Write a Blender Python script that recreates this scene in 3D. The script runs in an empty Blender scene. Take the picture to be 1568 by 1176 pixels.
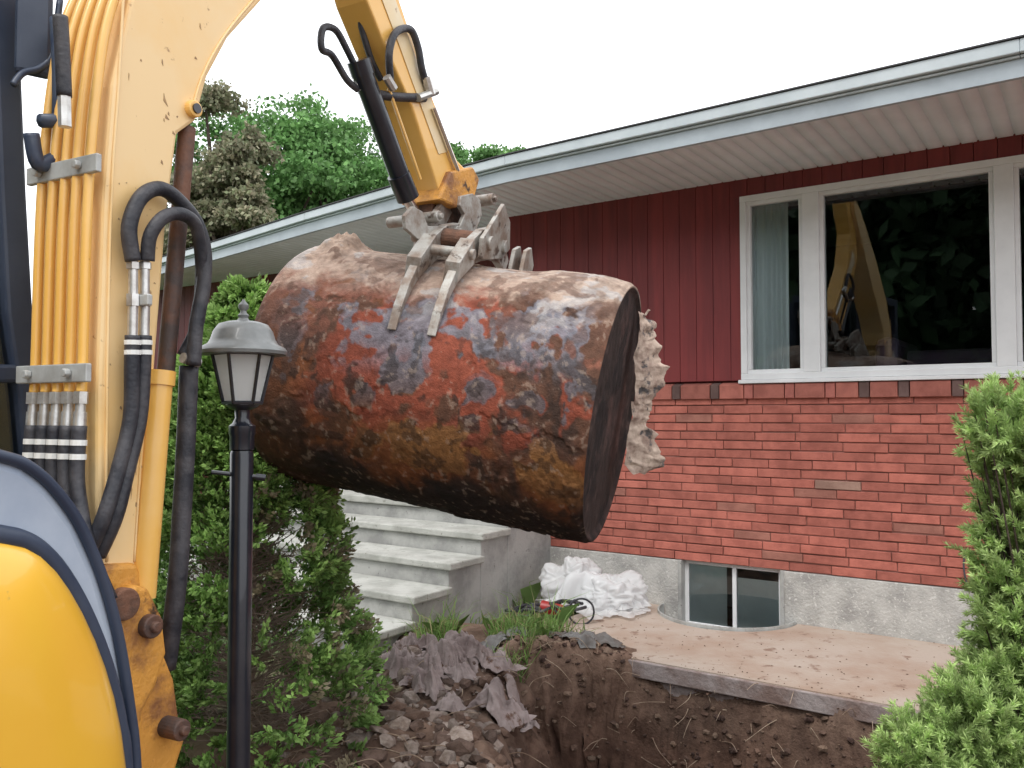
import bpy, bmesh, math, random
import numpy as np
from mathutils import Vector, Matrix
random.seed(4); rng=np.random.default_rng(4)
sc=bpy.context.scene
CAMH=1.47; PITCH=math.radians(2.07); F=1300.
# ---------------------------------------------------------------- placement helpers (image pixels plus depth or plane, or axis metres, to world metres)
def _dir(px,py):
    a=(px-784)/F; b=(588-py)/F
    return Vector((a, math.cos(PITCH)-b*math.sin(PITCH), math.sin(PITCH)+b*math.cos(PITCH)))
def S(px,py,D):
    d=_dir(px,py); return Vector((0,0,CAMH))+d*(D/d.y)
RV=Vector((.881,-.473,0)); BV=Vector((.473,.881,0)); ZV=Vector((0,0,1))   # excavator side / forward axes
def SP(px,py,c):
    d=_dir(px,py); k=c/(RV.x*d.x+RV.y*d.y); return Vector((0,0,CAMH))+d*k
NV=Vector((.569,.822,0)); SV=Vector((.822,-.569,0))       # house normal / along wall
def H(s,n,z): return SV*s+NV*n+ZV*z
def EX(r,b,z): return RV*r+BV*b+ZV*z
# ---------------------------------------------------------------- noise
def vn(p,seed=0):
    p=np.asarray(p,float); i=np.floor(p).astype(np.int64); f=p-i; f=f*f*(3-2*f)
    def h(o):
        q=i+np.array(o); n=(q[...,0]*374761393+q[...,1]*668265263+q[...,2]*2147483647+seed*1274126177)&0xffffffff
        n=((n^(n>>13))*1274126177)&0xffffffff; n=n^(n>>16); return (n&0xffff)/65535.
    r=0
    for a in (0,1):
        for b in (0,1):
            for c in (0,1):
                w=(f[...,0] if a else 1-f[...,0])*(f[...,1] if b else 1-f[...,1])*(f[...,2] if c else 1-f[...,2])
                r=r+w*h((a,b,c))
    return r*2-1
def fbm(p,oct=4,seed=0):
    p=np.asarray(p,float); r=0; a=1; t=0
    for k in range(oct):
        r=r+a*vn(p*(2.03**k)+k*17.3,seed+k); t+=a; a*=.5
    return r/t
def ss(a,b,x):
    t=np.clip((x-a)/(b-a),0,1); return t*t*(3-2*t)
# ---------------------------------------------------------------- materials
def mk(name,base,rough=.6,metal=0,var=None,ns=5,bump=0,bs=40,attr=False,spec=.5,trans=0,lo=.4,hi=.62,stretch=None,spots=None,sps=30,spt=.6,coat=0,clear=0):
    m=bpy.data.materials.new(name); m.use_nodes=True; nt=m.node_tree; N=nt.nodes; L=nt.links
    b=N['Principled BSDF']; b.inputs['Roughness'].default_value=rough; b.inputs['Metallic'].default_value=metal
    b.inputs['Specular IOR Level'].default_value=spec; b.inputs['Coat Weight'].default_value=coat
    tc=N.new('ShaderNodeTexCoord'); mp=N.new('ShaderNodeMapping'); L.new(tc.outputs['Object'],mp.inputs[0])
    if stretch: mp.inputs['Scale'].default_value=stretch
    if attr:
        at=N.new('ShaderNodeVertexColor'); at.layer_name='Col'; col=at.outputs[0]
    else:
        rg=N.new('ShaderNodeRGB'); rg.outputs[0].default_value=(*base,1); col=rg.outputs[0]
    def mix(fac,a,bb,mode='MIX'):
        x=N.new('ShaderNodeMix'); x.data_type='RGBA'; x.blend_type=mode
        L.new(fac,x.inputs[0]); L.new(a,x.inputs[6])
        if isinstance(bb,tuple): x.inputs[7].default_value=(*bb,1)
        else: L.new(bb,x.inputs[7])
        return x.outputs[2]
    def noise(scale,lo,hi,det=6):
        n=N.new('ShaderNodeTexNoise'); n.inputs['Scale'].default_value=scale; n.inputs['Detail'].default_value=det; n.inputs['Roughness'].default_value=.62
        L.new(mp.outputs[0],n.inputs[0]); r=N.new('ShaderNodeMapRange'); r.inputs[1].default_value=lo; r.inputs[2].default_value=hi
        L.new(n.outputs[0],r.inputs[0]); return r.outputs[0],n.outputs[0]
    if var: col=mix(noise(ns,lo,hi)[0],col,var,'MULTIPLY' if attr else 'MIX')
    if spots: col=mix(noise(sps,spt,spt+.07)[0],col,spots)
    L.new(col,b.inputs['Base Color'])
    if bump:
        bn=N.new('ShaderNodeBump'); bn.inputs['Strength'].default_value=bump; bn.inputs['Distance'].default_value=.01
        L.new(noise(bs,0,1,8)[1],bn.inputs['Height']); L.new(bn.outputs[0],b.inputs['Normal'])
    out=b.outputs[0]
    if trans:
        t=N.new('ShaderNodeBsdfTranslucent'); L.new(col,t.inputs[0]); ms=N.new('ShaderNodeMixShader'); ms.inputs[0].default_value=trans
        L.new(out,ms.inputs[1]); L.new(t.outputs[0],ms.inputs[2]); out=ms.outputs[0]
    if clear:
        t=N.new('ShaderNodeBsdfTransparent'); ms=N.new('ShaderNodeMixShader'); ms.inputs[0].default_value=clear
        L.new(out,ms.inputs[1]); L.new(t.outputs[0],ms.inputs[2]); out=ms.outputs[0]
    L.new(out,N['Material Output'].inputs[0])
    return m
M={}
M['brick']=mk('brick',(1,1,1),.85,attr=True,var=(.74,.70,.70),ns=9,bump=.5,bs=120)
M['mortar']=mk('mortar',(.30,.13,.105),.9,var=(.20,.09,.07),ns=6,bump=.4)
M['siding']=mk('red_siding',(1,1,1),.6,attr=True,var=(.70,.72,.78),ns=3,bump=.25,bs=30,stretch=(3,3,.3))
M['white']=mk('white_paint',(.80,.81,.82),.45,var=(.72,.73,.74),ns=3)
M['fascia']=mk('fascia_aluminium',(.44,.50,.54),.45,var=(.36,.41,.45),ns=2.5)
M['soffit']=mk('soffit',(.80,.83,.86),.55,var=(.71,.74,.77),ns=2)
M['shingle']=mk('shingle',(.08,.08,.085),.9,bump=.6,bs=80)
M['found']=mk('foundation_stucco',(.52,.51,.48),.95,var=(.34,.33,.315),ns=5,bump=1,bs=55,spots=(.6,.59,.56),sps=40,spt=.56)
M['conc']=mk('weathered_concrete',(.44,.44,.42),.9,var=(.28,.28,.27),ns=4,bump=.5,bs=60,spots=(.18,.17,.16),sps=18,spt=.64)
M['slab']=mk('dirty_slab',(.47,.395,.335),.95,var=(.39,.285,.22),ns=1.6,bump=.35,bs=40,spots=(.27,.18,.135),sps=7,spt=.59)
M['slabside']=mk('slab_side',(.36,.31,.30),.95,var=(.21,.145,.125),ns=5,bump=1,bs=30)
M['yellow']=mk('yellow_paint',(.84,.47,.10),.33,var=(.86,.52,.16),ns=2,spots=(.45,.2,.05),sps=22,spt=.70,coat=.3,bump=.04,bs=10)
M['yelpale']=mk('yellow_paint_faded',(.86,.62,.32),.4,var=(.85,.54,.20),ns=1.6,spots=(.38,.20,.08),sps=30,spt=.66,coat=.15,bump=.05,bs=10)
M['yelwhite']=mk('pale_yellow_paint',(.82,.70,.50),.4,var=(.78,.60,.33),ns=3,spots=(.35,.2,.1),sps=20,spt=.64)  # paler yellow for the arm side plate
M['yelrust']=mk('yellow_paint_rusty',(.66,.31,.055),.5,var=(.26,.11,.04),ns=7,lo=.47,hi=.64,spots=(.06,.03,.015),sps=12,spt=.60,bump=.5,bs=60)
M['yelbody']=mk('yellow_body',(.84,.49,.05),.28,coat=.5,var=(.80,.43,.04),ns=1,bump=.03,bs=6,spots=(.62,.36,.07),sps=35,spt=.70)
M['navy']=mk('navy_rubber',(.022,.034,.065),.45,var=(.04,.055,.09),ns=4)
M['greyblue']=mk('greyblue_panel',(.42,.48,.57),.5,var=(.30,.36,.46),ns=3)
M['black']=mk('black_hose',(.014,.016,.024),.5,var=(.06,.058,.065),ns=12,bump=.3,bs=90)
M['blackm']=mk('black_metal',(.010,.013,.022),.28,var=(.02,.022,.03),ns=8,coat=.4)
M['silver']=mk('zinc_fitting',(.70,.70,.68),.35,.7,var=(.5,.48,.45),ns=25)
M['bracket']=mk('bracket',(.52,.54,.53),.5,.2,var=(.38,.38,.36),ns=10)
M['band']=mk('hose_band',(.78,.78,.75),.6)
M['worn']=mk('worn_steel',(.44,.43,.40),.5,.3,var=(.26,.20,.16),ns=12,bump=.3,bs=50,spots=(.10,.07,.055),sps=16,spt=.58)
M['rusts']=mk('rusty_steel',(.19,.09,.055),.75,.1,var=(.06,.04,.03),ns=14,bump=.6,bs=60)
M['darkst']=mk('dark_greasy_steel',(.07,.05,.045),.6,.1,var=(.16,.07,.04),ns=9,bump=.4,bs=50)
M['chrome']=mk('chrome_rod',(.75,.74,.72),.15,1)
M['milk']=mk('frosted_glass',(.95,.97,.97),.35,trans=.6)
M['leaf']=mk('leaf',(1,1,1),.55,attr=True,trans=.3,spec=.3)
M['leaf2']=mk('leaf_far',(1,1,1),.6,attr=True,spec=.25)
M['bark']=mk('bark',(.09,.065,.05),.95,var=(.05,.035,.03),ns=12,bump=1,bs=30)
M['twig']=mk('dry_twig',(.30,.23,.18),.9,var=(.17,.13,.10),ns=8)
M['rag']=mk('rag_cloth',(.40,.33,.315),.95,var=(.24,.185,.175),ns=6,bump=.6,bs=60,spots=(.15,.085,.06),sps=9,spt=.58)
M['plastic']=mk('plastic_sheet',(.90,.91,.92),.2,trans=.35,clear=.30)
M['rock']=mk('rock',(1,1,1),.95,attr=True,var=(.55,.5,.45),ns=20,bump=.8,bs=70)
M['soilclod']=mk('clod',(.12,.07,.045),1,var=(.07,.04,.027),ns=15,bump=1,bs=60)
M['room']=mk('dark_room',(.045,.05,.06),.9,var=(.02,.024,.03),ns=1.2)
M['curtain']=mk('curtain',(.94,.95,.94),.9,trans=.1)
M['redc']=mk('red_plastic',(.35,.03,.03),.4)
M['grass']=mk('grass_blade',(1,1,1),.6,attr=True,trans=.35)
M['ins']=mk('scale_crust',(.56,.44,.36),.95,var=(.30,.21,.17),ns=14,bump=1,bs=40,spots=(.10,.09,.09),sps=16,spt=.56)
def glass(ior=1.5):
    m=bpy.data.materials.new('window_glass'); m.use_nodes=True; N=m.node_tree.nodes; L=m.node_tree.links
    N.remove(N['Principled BSDF']); t=N.new('ShaderNodeBsdfTransparent'); t.inputs[0].default_value=(.90,.95,.96,1)
    g=N.new('ShaderNodeBsdfGlossy'); g.inputs['Roughness'].default_value=.012; f=N.new('ShaderNodeFresnel'); f.inputs[0].default_value=ior
    x=N.new('ShaderNodeMixShader'); L.new(f.outputs[0],x.inputs[0]); L.new(t.outputs[0],x.inputs[1]); L.new(g.outputs[0],x.inputs[2]); L.new(x.outputs[0],N['Material Output'].inputs[0]); return m
M['glass']=glass(1.58)
# ---------------------------------------------------------------- mesh helpers
def empty(name):
    e=bpy.data.objects.new(name,None); sc.collection.objects.link(e); return e
def addobj(name,me,mat,parent=None,smooth=False,bevel=0):
    o=bpy.data.objects.new(name,me); sc.collection.objects.link(o)
    if mat: me.materials.append(mat)
    if parent: o.parent=parent
    if smooth: me.shade_smooth()
    if bevel:
        b=o.modifiers.new('bev','BEVEL'); b.width=bevel; b.segments=2; b.limit_method='ANGLE'; b.angle_limit=math.radians(40)
    return o
class MB:
    def __init__(s): s.v=[]; s.f=[]; s.c=[]
    def add(s,v,f,c=(1,1,1)):
        o=len(s.v); s.v+= [tuple(x) for x in v]; s.f+=[tuple(i+o for i in q) for q in f]; s.c+=[c]*len(f)
    def box8(s,p,c=(1,1,1)): s.add(p,[(0,3,2,1),(4,5,6,7),(0,1,5,4),(1,2,6,5),(2,3,7,6),(3,0,4,7)],c)
    def box(s,o,ax,ay,az,c=(1,1,1)):
        s.box8([o-ax-ay-az,o+ax-ay-az,o+ax+ay-az,o-ax+ay-az,o-ax-ay+az,o+ax-ay+az,o+ax+ay+az,o-ax+ay+az],c)
    def hbox(s,s0,s1,n0,n1,z0,z1,c=(1,1,1)):
        s.box8([H(s0,n0,z0),H(s1,n0,z0),H(s1,n1,z0),H(s0,n1,z0),H(s0,n0,z1),H(s1,n0,z1),H(s1,n1,z1),H(s0,n1,z1)],c)
    def ebox(s,r0,r1,b0,b1,z0,z1,c=(1,1,1)):
        s.box8([EX(r0,b0,z0),EX(r1,b0,z0),EX(r1,b1,z0),EX(r0,b1,z0),EX(r0,b0,z1),EX(r1,b0,z1),EX(r1,b1,z1),EX(r0,b1,z1)],c)
    def prism(s,pts,off,c=(1,1,1)):
        n=len(pts); v=list(pts)+[p+off for p in pts]
        s.add(v,[tuple(range(n)),tuple(range(2*n-1,n-1,-1))]+[(i,i+n,(i+1)%n+n,(i+1)%n) for i in range(n)],c)
    def tube(s,pts,r,seg=12,c=(1,1,1),sm=True,caps=True):
        pts=[Vector(p) for p in pts]
        rr=r if isinstance(r,(list,tuple)) else [r]*len(pts)
        if sm and len(pts)>2:
            P=[];R=[]
            for i in range(len(pts)-1):
                p0=pts[max(i-1,0)];p1=pts[i];p2=pts[i+1];p3=pts[min(i+2,len(pts)-1)]
                for k in range(6):
                    t=k/6; P.append(.5*((2*p1)+(p2-p0)*t+(2*p0-5*p1+4*p2-p3)*t*t+(3*p1-p0-3*p2+p3)*t**3)); R.append(rr[i]*(1-t)+rr[i+1]*t)
            P.append(pts[-1]);R.append(rr[-1]); pts,rr=P,R
        t=(pts[1]-pts[0]).normalized(); u=t.orthogonal().normalized(); v=[]
        for i,p in enumerate(pts):
            t2=(pts[min(i+1,len(pts)-1)]-pts[max(i-1,0)]).normalized(); q=t.rotation_difference(t2); u=q@u; t=t2; w=t.cross(u)
            for k in range(seg):
                a=2*math.pi*k/seg; v.append(p+(u*math.cos(a)+w*math.sin(a))*rr[i])
        f=[(i*seg+k,i*seg+(k+1)%seg,(i+1)*seg+(k+1)%seg,(i+1)*seg+k) for i in range(len(pts)-1) for k in range(seg)]
        if caps: f+=[tuple(range(seg-1,-1,-1)),tuple(range((len(pts)-1)*seg,len(pts)*seg))]
        s.add(v,f,c)
    def lathe(s,base,prof,seg=32,c=(1,1,1),rot=0):
        v=[base+Vector((r*math.cos(2*math.pi*k/seg+rot),r*math.sin(2*math.pi*k/seg+rot),z)) for r,z in prof for k in range(seg)]
        s.add(v,[(i*seg+k,i*seg+(k+1)%seg,(i+1)*seg+(k+1)%seg,(i+1)*seg+k) for i in range(len(prof)-1) for k in range(seg)]+[tuple(range(seg-1,-1,-1)),tuple(range((len(prof)-1)*seg,len(prof)*seg))],c)
    def build(s,name,mat,parent=None,smooth=False,bevel=0,auto=False):
        me=bpy.data.meshes.new(name); me.from_pydata(s.v,[],s.f); 
        ca=me.color_attributes.new(name='Col',type='FLOAT_COLOR',domain='CORNER')
        arr=[]
        for f,c in zip(s.f,s.c): arr+=[(*c,1.)]*len(f)
        ca.data.foreach_set('color',np.array(arr,dtype=np.float32).ravel())
        bm=bmesh.new(); bm.from_mesh(me); bmesh.ops.recalc_face_normals(bm,faces=bm.faces); bm.to_mesh(me); bm.free()
        o=addobj(name,me,mat,parent,smooth,bevel)
        if auto: me.shade_smooth(); me.set_sharp_from_angle(angle=math.radians(40))
        return o
def polymesh(name,V,C,mat,parent=None):
    n,k=V.shape[:2]; me=bpy.data.meshes.new(name); me.vertices.add(n*k); me.vertices.foreach_set('co',V.astype(np.float32).ravel())
    me.loops.add(n*k); me.loops.foreach_set('vertex_index',np.arange(n*k,dtype=np.int32)); me.polygons.add(n)
    me.polygons.foreach_set('loop_start',(np.arange(n)*k).astype(np.int32)); me.polygons.foreach_set('loop_total',np.full(n,k,np.int32)); me.update()
    ca=me.color_attributes.new(name='Col',type='FLOAT_COLOR',domain='CORNER')
    c=np.concatenate([np.repeat(C,k,0),np.ones((n*k,1))],1).astype(np.float32); ca.data.foreach_set('color',c.ravel()); me.validate()
    return addobj(name,me,mat,parent)
def gridmesh(name,P,mat,parent=None,cols=None,smooth=True):
    a,b=P.shape[:2]; me=bpy.data.meshes.new(name); idx=np.arange(a*b).reshape(a,b)
    f=np.stack([idx[:-1,:-1],idx[1:,:-1],idx[1:,1:],idx[:-1,1:]],-1).reshape(-1,4)
    me.vertices.add(a*b); me.vertices.foreach_set('co',P.astype(np.float32).ravel()); me.loops.add(f.size); me.loops.foreach_set('vertex_index',f.astype(np.int32).ravel())
    me.polygons.add(len(f)); me.polygons.foreach_set('loop_start',(np.arange(len(f))*4).astype(np.int32)); me.polygons.foreach_set('loop_total',np.full(len(f),4,np.int32)); me.update()
    if cols is not None:
        ca=me.color_attributes.new(name='Col',type='FLOAT_COLOR',domain='POINT'); ca.data.foreach_set('color',np.concatenate([cols.reshape(-1,3),np.ones((a*b,1))],1).astype(np.float32).ravel())
    me.validate(); return addobj(name,me,mat,parent,smooth)
def unit(v): return v/np.maximum(np.linalg.norm(v,axis=-1,keepdims=True),1e-9)
def leaves(P,D,L,W,up=None):
    r=unit(np.cross(D,rng.normal(size=D.shape) if up is None else up)); L=L[:,None]; W=W[:,None]
    return np.stack([P,P+D*L*.5+r*W*.5,P+D*L,P+D*L*.5-r*W*.5],1)

# ================================================================= GROUND
def hz(X,Y):
    n=.569*X+.822*Y; s=.822*X-.569*Y; p=np.stack([X,Y,X*0],-1)
    z=-.08+.03*fbm(p*1.3,4,3)+.02*fbm(p*7,3,5)
    z+=.20*np.exp(-((X+.45)/.45)**2-((Y-4.75)/.30)**2)+.04*np.exp(-((X-.35)/.5)**2-((Y-5.25)/.28)**2)+.12*np.exp(-((X+.55)/.40)**2-((Y-3.9)/.6)**2)
    rim=np.maximum(0,-2.3-s)*.7
    z+=.10*ss(-2.1,-2.6,s)*ss(4.1,4.3,n)*ss(5.0,4.7,n)
    local=ss(-3,-1.6,X)*ss(6.5,5.5,Y)*ss(2,2.6,Y)
    z+=local*(.05*fbm(p*5,4,9)+.035*np.abs(fbm(p*14,3,12)))
    e=4.72+rim*.8+.12*fbm(p*3,3,20)*ss(-2.1,-2.5,s)
    slab=ss(0,.03,n-e)*ss(6.6,6.5,n)*ss(-3.3,-3.2,s)*ss(4.2,4.1,s)
    z=z*(1-slab)-.285*slab
    w=.10*fbm(p*2.5,4,31)+.05*fbm(p*9,3,33)
    d1=4.74-rim-n + w*ss(-2.0,-2.5,s)+ .03*fbm(p*6,3,40)-.14*np.clip(fbm(p*4+3,3,45)+.2,0,1)*ss(-1.9,-1.6,s)
    dl=(X-(-.08)+w)*.62; dn=Y-2.6+w; dr=3.4-X+w
    d=np.minimum(np.minimum(d1,dl),np.minimum(dn,dr))
    pit=ss(0,.30,d)
    z=z-pit*(1.25+.15*fbm(p*1.5,3,50))
    soil=np.clip(ss(7.2,6.3,n)*ss(-5,-3.4,s)*ss(-2.1,-1.1,X)+ss(4.9,5.1,n)*ss(-3.4,-3.2,s),0,1)
    return z,pit,soil
xs=np.concatenate([-np.geomspace(400,2.6,26),np.arange(-2.4,3.6,.018),np.geomspace(3.8,400,26)])
ys=np.concatenate([-np.geomspace(400,1,20),[0,1,1.8],np.arange(2.3,6.9,.018),np.geomspace(7.1,400,26)])
X,Y=np.meshgrid(xs,ys,indexing='ij'); Z,pit,soil=hz(X,Y)
P=np.stack([X,Y,Z],-1); fine=(ss(-2.4,-1.9,X)*ss(2.3,2.6,Y)*ss(6.9,6.4,Y)*ss(3.6,3.2,X))
dq=np.stack([fbm(P*6+5,4,60)+.4*fbm(P*22,2,66),fbm(P*6+9,4,61)+.4*fbm(P*22,2,67),.5*fbm(P*9,3,62)],-1)
nn=.569*X+.822*Y; lim=1-ss(4.3,4.6,nn)*ss(-2.4,-2.2,.822*X-.569*Y)*.8
P=P+dq*(.085*fine*(.25+.75*np.clip(pit*4,0,1))*lim)[...,None]
cn=fbm(P*3,5,70)[...,None]; cb=fbm(P*18,3,72)[...,None]
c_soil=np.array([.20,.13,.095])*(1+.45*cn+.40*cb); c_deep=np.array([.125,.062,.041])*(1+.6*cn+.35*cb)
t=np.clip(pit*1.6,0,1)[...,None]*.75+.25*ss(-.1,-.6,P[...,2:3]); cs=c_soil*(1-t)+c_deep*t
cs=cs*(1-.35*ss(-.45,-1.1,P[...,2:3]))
cl=np.array([.055,.10,.025])*(1+.4*cn); s1=soil[...,None]; cols=np.clip(cs*s1+cl*(1-s1),.005,1)
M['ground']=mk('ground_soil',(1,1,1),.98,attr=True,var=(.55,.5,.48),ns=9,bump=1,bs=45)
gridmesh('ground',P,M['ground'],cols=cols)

# ================================================================= HOUSE
house=empty('brick_ranch_house'); WN=6.125
m=MB(); z=.365; row=0
while z<1.57:
    s=-4.28 + (0 if row%2 else -.15)+random.uniform(-.04,.04); h=.0655
    while s<4.5:
        L=.285*random.choice((1,1,1,.93,1.06)); s0=max(s,-4.28); s1=s+L
        if s1>s0+.03:
            k=random.uniform(.80,1.12); g=random.random()
            c=(.48*k,.152*k,.112*k) if g<.93 else ((.38,.16,.12) if g<.985 else (.36,.22,.17))
            d=random.uniform(-.006,.005); t1=random.uniform(-.0015,.0015); t2=random.uniform(-.0015,.0015)
            zz0,zz1=z+t1,z+h-.008+t2
            m.box8([H(s0,WN-.012+d,zz0),H(s1,WN-.012+d+random.uniform(-.002,.002),zz0+random.uniform(-.0015,.0015)),H(s1,WN+.05,zz0),H(s0,WN+.05,zz0),H(s0,WN-.012+d,zz1),H(s1,WN-.012+d,zz1+random.uniform(-.002,.001)),H(s1,WN+.05,zz1),H(s0,WN+.05,zz1)],c)
        s=s1+.006
    z+=h; row+=1
m.build('brick_courses',M['brick'],house,bevel=.004)
m=MB(); s=-4.28
while s<4.5:
    for w,c in ((.215*random.uniform(.6,1.2),(.43,.145,.11)),(.07,(.15,.09,.08) if random.random()<.6 else (.45,.15,.12))):
        k=random.uniform(.8,1.1); c=tuple(x*k for x in c); e_=.035+random.uniform(0,.003)
        m.box8([H(s,WN-e_,1.587),H(s+w-.006,WN-e_,1.587),H(s+w-.006,WN+.06,1.587),H(s,WN+.06,1.587),H(s,WN-e_,1.69),H(s+w-.006,WN-e_,1.69),H(s+w-.006,WN+.06,1.72),H(s,WN+.06,1.72)],c); s+=w
m.build('brick_sill_course',M['brick'],house,bevel=.005)
BW=(-2.67,-1.88,-.17,.36)
m=MB()
m.hbox(-4.28,4.5,WN-.002,WN+.13,.362,1.70); m.build('mortar_backing',M['mortar'],house)
m=MB(); m.hbox(-4.28,BW[0],WN-.02,WN+.131,-.4,.358); m.hbox(BW[1],4.5,WN-.02,WN+.131,-.4,.358); m.hbox(BW[0],BW[1],WN-.02,WN+.13,-.4,BW[2]); m.build('foundation',M['found'],house,bevel=.006)
W0,W1,WZ0,WZ1=-2.169,.04,1.726,3.086
m=MB(); s=-4.28
while s<4.5:
    w=.135; k=random.uniform(.88,1.12); c=(.225*k,.032*k,.032*k); a,b=s+.0015,s+w-.0015; dd=random.uniform(-.001,.001)
    segs=[(1.722,3.24)]
    if b>W0 and a<W1: segs=[(WZ1,3.24)] 
    for z0,z1 in segs:
        if b>W0>a: m.hbox(a,W0,WN+dd,WN+.03,1.722,WZ1,c)
        if b>W1>a: m.hbox(W1,b,WN+dd,WN+.03,1.722,WZ1,c)
        m.hbox(a,b,WN+dd,WN+.03,z0,z1,c)
    s+=w
s=-12.
while s<-4.32:
    k=random.uniform(.9,1.1); m.hbox(s+.0015,s+.1335,6.95,6.99,.5,3.24,(.18*k,.03*k,.029*k)); s+=.135
m.build('vertical_siding',M['siding'],house,bevel=.003)
m=MB()
m.hbox(-4.28,W0,WN+.032,WN+.13,1.70,3.26); m.hbox(W1,4.5,WN+.032,WN+.13,1.70,3.26); m.hbox(W0,W1,WN+.032,WN+.13,WZ1,3.26)
m.hbox(-12,-4.3,6.995,7.1,.3,3.26); m.hbox(-4.30,-4.285,WN+.0,6.995,0,3.24); m.hbox(4.5,4.6,WN,12,-.3,3.26); m.hbox(-12,4.6,12,12.1,-.3,3.26); m.hbox(-12,-11.9,7.1,12,-.3,3.26)
m.build('wall_core',mk('dark_red_core',(.09,.016,.016),.8),house)
m=MB(); n0,n1=WN-.03,WN+.07
m.hbox(W0,W1,n0,n1,WZ0,WZ0+.045); m.hbox(W0,W1,n0,n1,WZ1-.045,WZ1); 
for a,b in ((W0,W0+.045),(-1.715,-1.60),(-.525,-.415),(W1-.045,W1)): m.hbox(a,b,n0+.002,n1,WZ0+.045,WZ1-.045)
def sash(a,b):
    t=.028; n2=WN-.012; z0=WZ0+.045; z1=WZ1-.045
    m.hbox(a,b,n2,n1-.01,z0,z0+t); m.hbox(a,b,n2,n1-.01,z1-t,z1); m.hbox(a,a+t,n2,n1-.01,z0+t,z1-t); m.hbox(b-t,b,n2,n1-.01,z0+t,z1-t)
sash(W0+.045,-1.715); sash(-1.60,-.525); sash(-.415,W1-.045)
m.hbox(W0-.015,W1+.015,WN-.05,WN+.0,WZ0-.028,WZ0-.002)
m.build('window_frame',M['white'],house,bevel=.004)
m=MB(); m.hbox(W0+.01,W1-.01,WN+.03,WN+.034,WZ0+.01,WZ1-.01); m.build('window_glass',M['glass'],house)
m=MB(); m.hbox(-4.2,1.5,9.4,9.45,.8,3.3); m.hbox(-4.2,1.5,6.26,9.4,.78,.82); m.hbox(-4.2,-4.15,6.26,9.4,.82,3.3); m.hbox(1.5,1.55,6.26,9.4,.82,3.3); m.hbox(-4.2,1.55,6.26,9.45,3.27,3.3)
m.build('interior_room',M['room'],house)
def curtain(s0,s1,n,z0,z1):
    a=np.linspace(0,1,160); q=[]
    for zz in (z0,z1):
        nn_=n+.018*np.sin(a*40+np.sin(a*9)*1.8+(.6 if zz==z0 else 0))
        q.append([tuple(H(s0+(s1-s0)*i,j,zz)) for i,j in zip(a,nn_)])
    gridmesh('curtain',np.array(q),M['curtain'],house)
curtain(-2.13,-1.84,6.195,1.74,3.07); curtain(-.56,-.47,6.30,1.74,3.07); curtain(-.36,-.1,6.235,1.74,3.07)
m=MB(); m.hbox(-1.5,-.2,7.6,8.3,.82,2.0); m.hbox(-1.5,-1.3,7.3,8.3,.82,2.1); m.build('interior_sofa',mk('sofa',(.16,.10,.15),.9),house,bevel=.08)
a,b,z0,z1=BW
m=MB(); t=.03; n2=WN+.04
m.hbox(a+.02,b-.02,n2,n2+.04,z0+.03,z0+.03+t); m.hbox(a+.02,b-.02,n2,n2+.04,z1-t,z1)
for q in (a+.02,(a+b)/2+.0,b-.02-t): m.hbox(q,q+t,n2-.002,n2+.042,z0+.03+t,z1-t)
m.build('basement_window_frame',M['white'],house,bevel=.003)
m=MB(); m.hbox(a+.02,b-.02,n2+.012,n2+.016,z0+.03,z1-.01); m.build('basement_window_glass',M['glass'],house)
m=MB(); m.hbox(a+.02,(a+b)/2-.05,n2+.022,n2+.025,z0+.03,z1-.03); m.hbox((a+b)/2+.03,b-.05,n2+.030,n2+.034,z0+.03,z1-.10); m.build('basement_bright_panels',mk('pale_panel',(.88,.92,.92),.9,var=(.72,.78,.79),ns=3),house)  # added pale panels brighten the pane, since the room behind gets no light
m=MB(); m.hbox(a-.3,b+.3,n2+.5,n2+.52,-.5,.5); m.hbox(a-.3,b+.3,n2+.1,n2+.5,-.25,-.22); m.build('basement_room',mk('pale_wall',(.3,.33,.33),.9),house)
m=MB(); m.hbox(a-.01,a+.02,WN-.03,WN+.12,z0,z1); m.hbox(b-.02,b+.01,WN-.03,WN+.12,z0,z1); m.hbox(a,b,WN-.05,WN+.035,z0-.02,z0+.03); m.build('basement_window_surround',M['conc'],house,bevel=.004)
WD=.50
m=MB(); pts=[H(a-.12+(b-a+.2)*.5*(1-math.cos(u)),WN-.03-(WD-.03)*math.sin(u),0) for u in np.linspace(0,math.pi,30)]
for i in range(29):
    p,q=pts[i],pts[i+1]; o1=(q-p).normalized().cross(ZV)*.012; m.box8([p-ZV*.24,q-ZV*.24,q-ZV*.24+o1,p-ZV*.24+o1,p+ZV*.02,q+ZV*.02,q+ZV*.02+o1,p+ZV*.02+o1])
m.build('window_well_rim',M['bracket'],house)
def ne(s):
    return float(np.interp(s,[-12,-8.41,-6.2,-4.6,-3.6,-.3,4.6],[6.5,5.95,5.53,5.27,5.16,5.05,4.9]))
ss_=np.arange(-12,4.61,.1); SZ=3.22
rows=[]
for k,s in enumerate(ss_):
    for dz,ds in ((0,0.0),(0,.086),(.010,.090),(.010,.098)):
        rows.append([tuple(H(s+ds,ne(s),SZ+dz)),tuple(H(s+ds,7.15,SZ+dz))])
gridmesh('soffit',np.array(rows),M['soffit'],house,smooth=False)
m=MB(); g=MB(); rf=MB()
kn=[-12,-8.41,-6.2,-4.6,-3.6,-.3,4.6]
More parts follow.
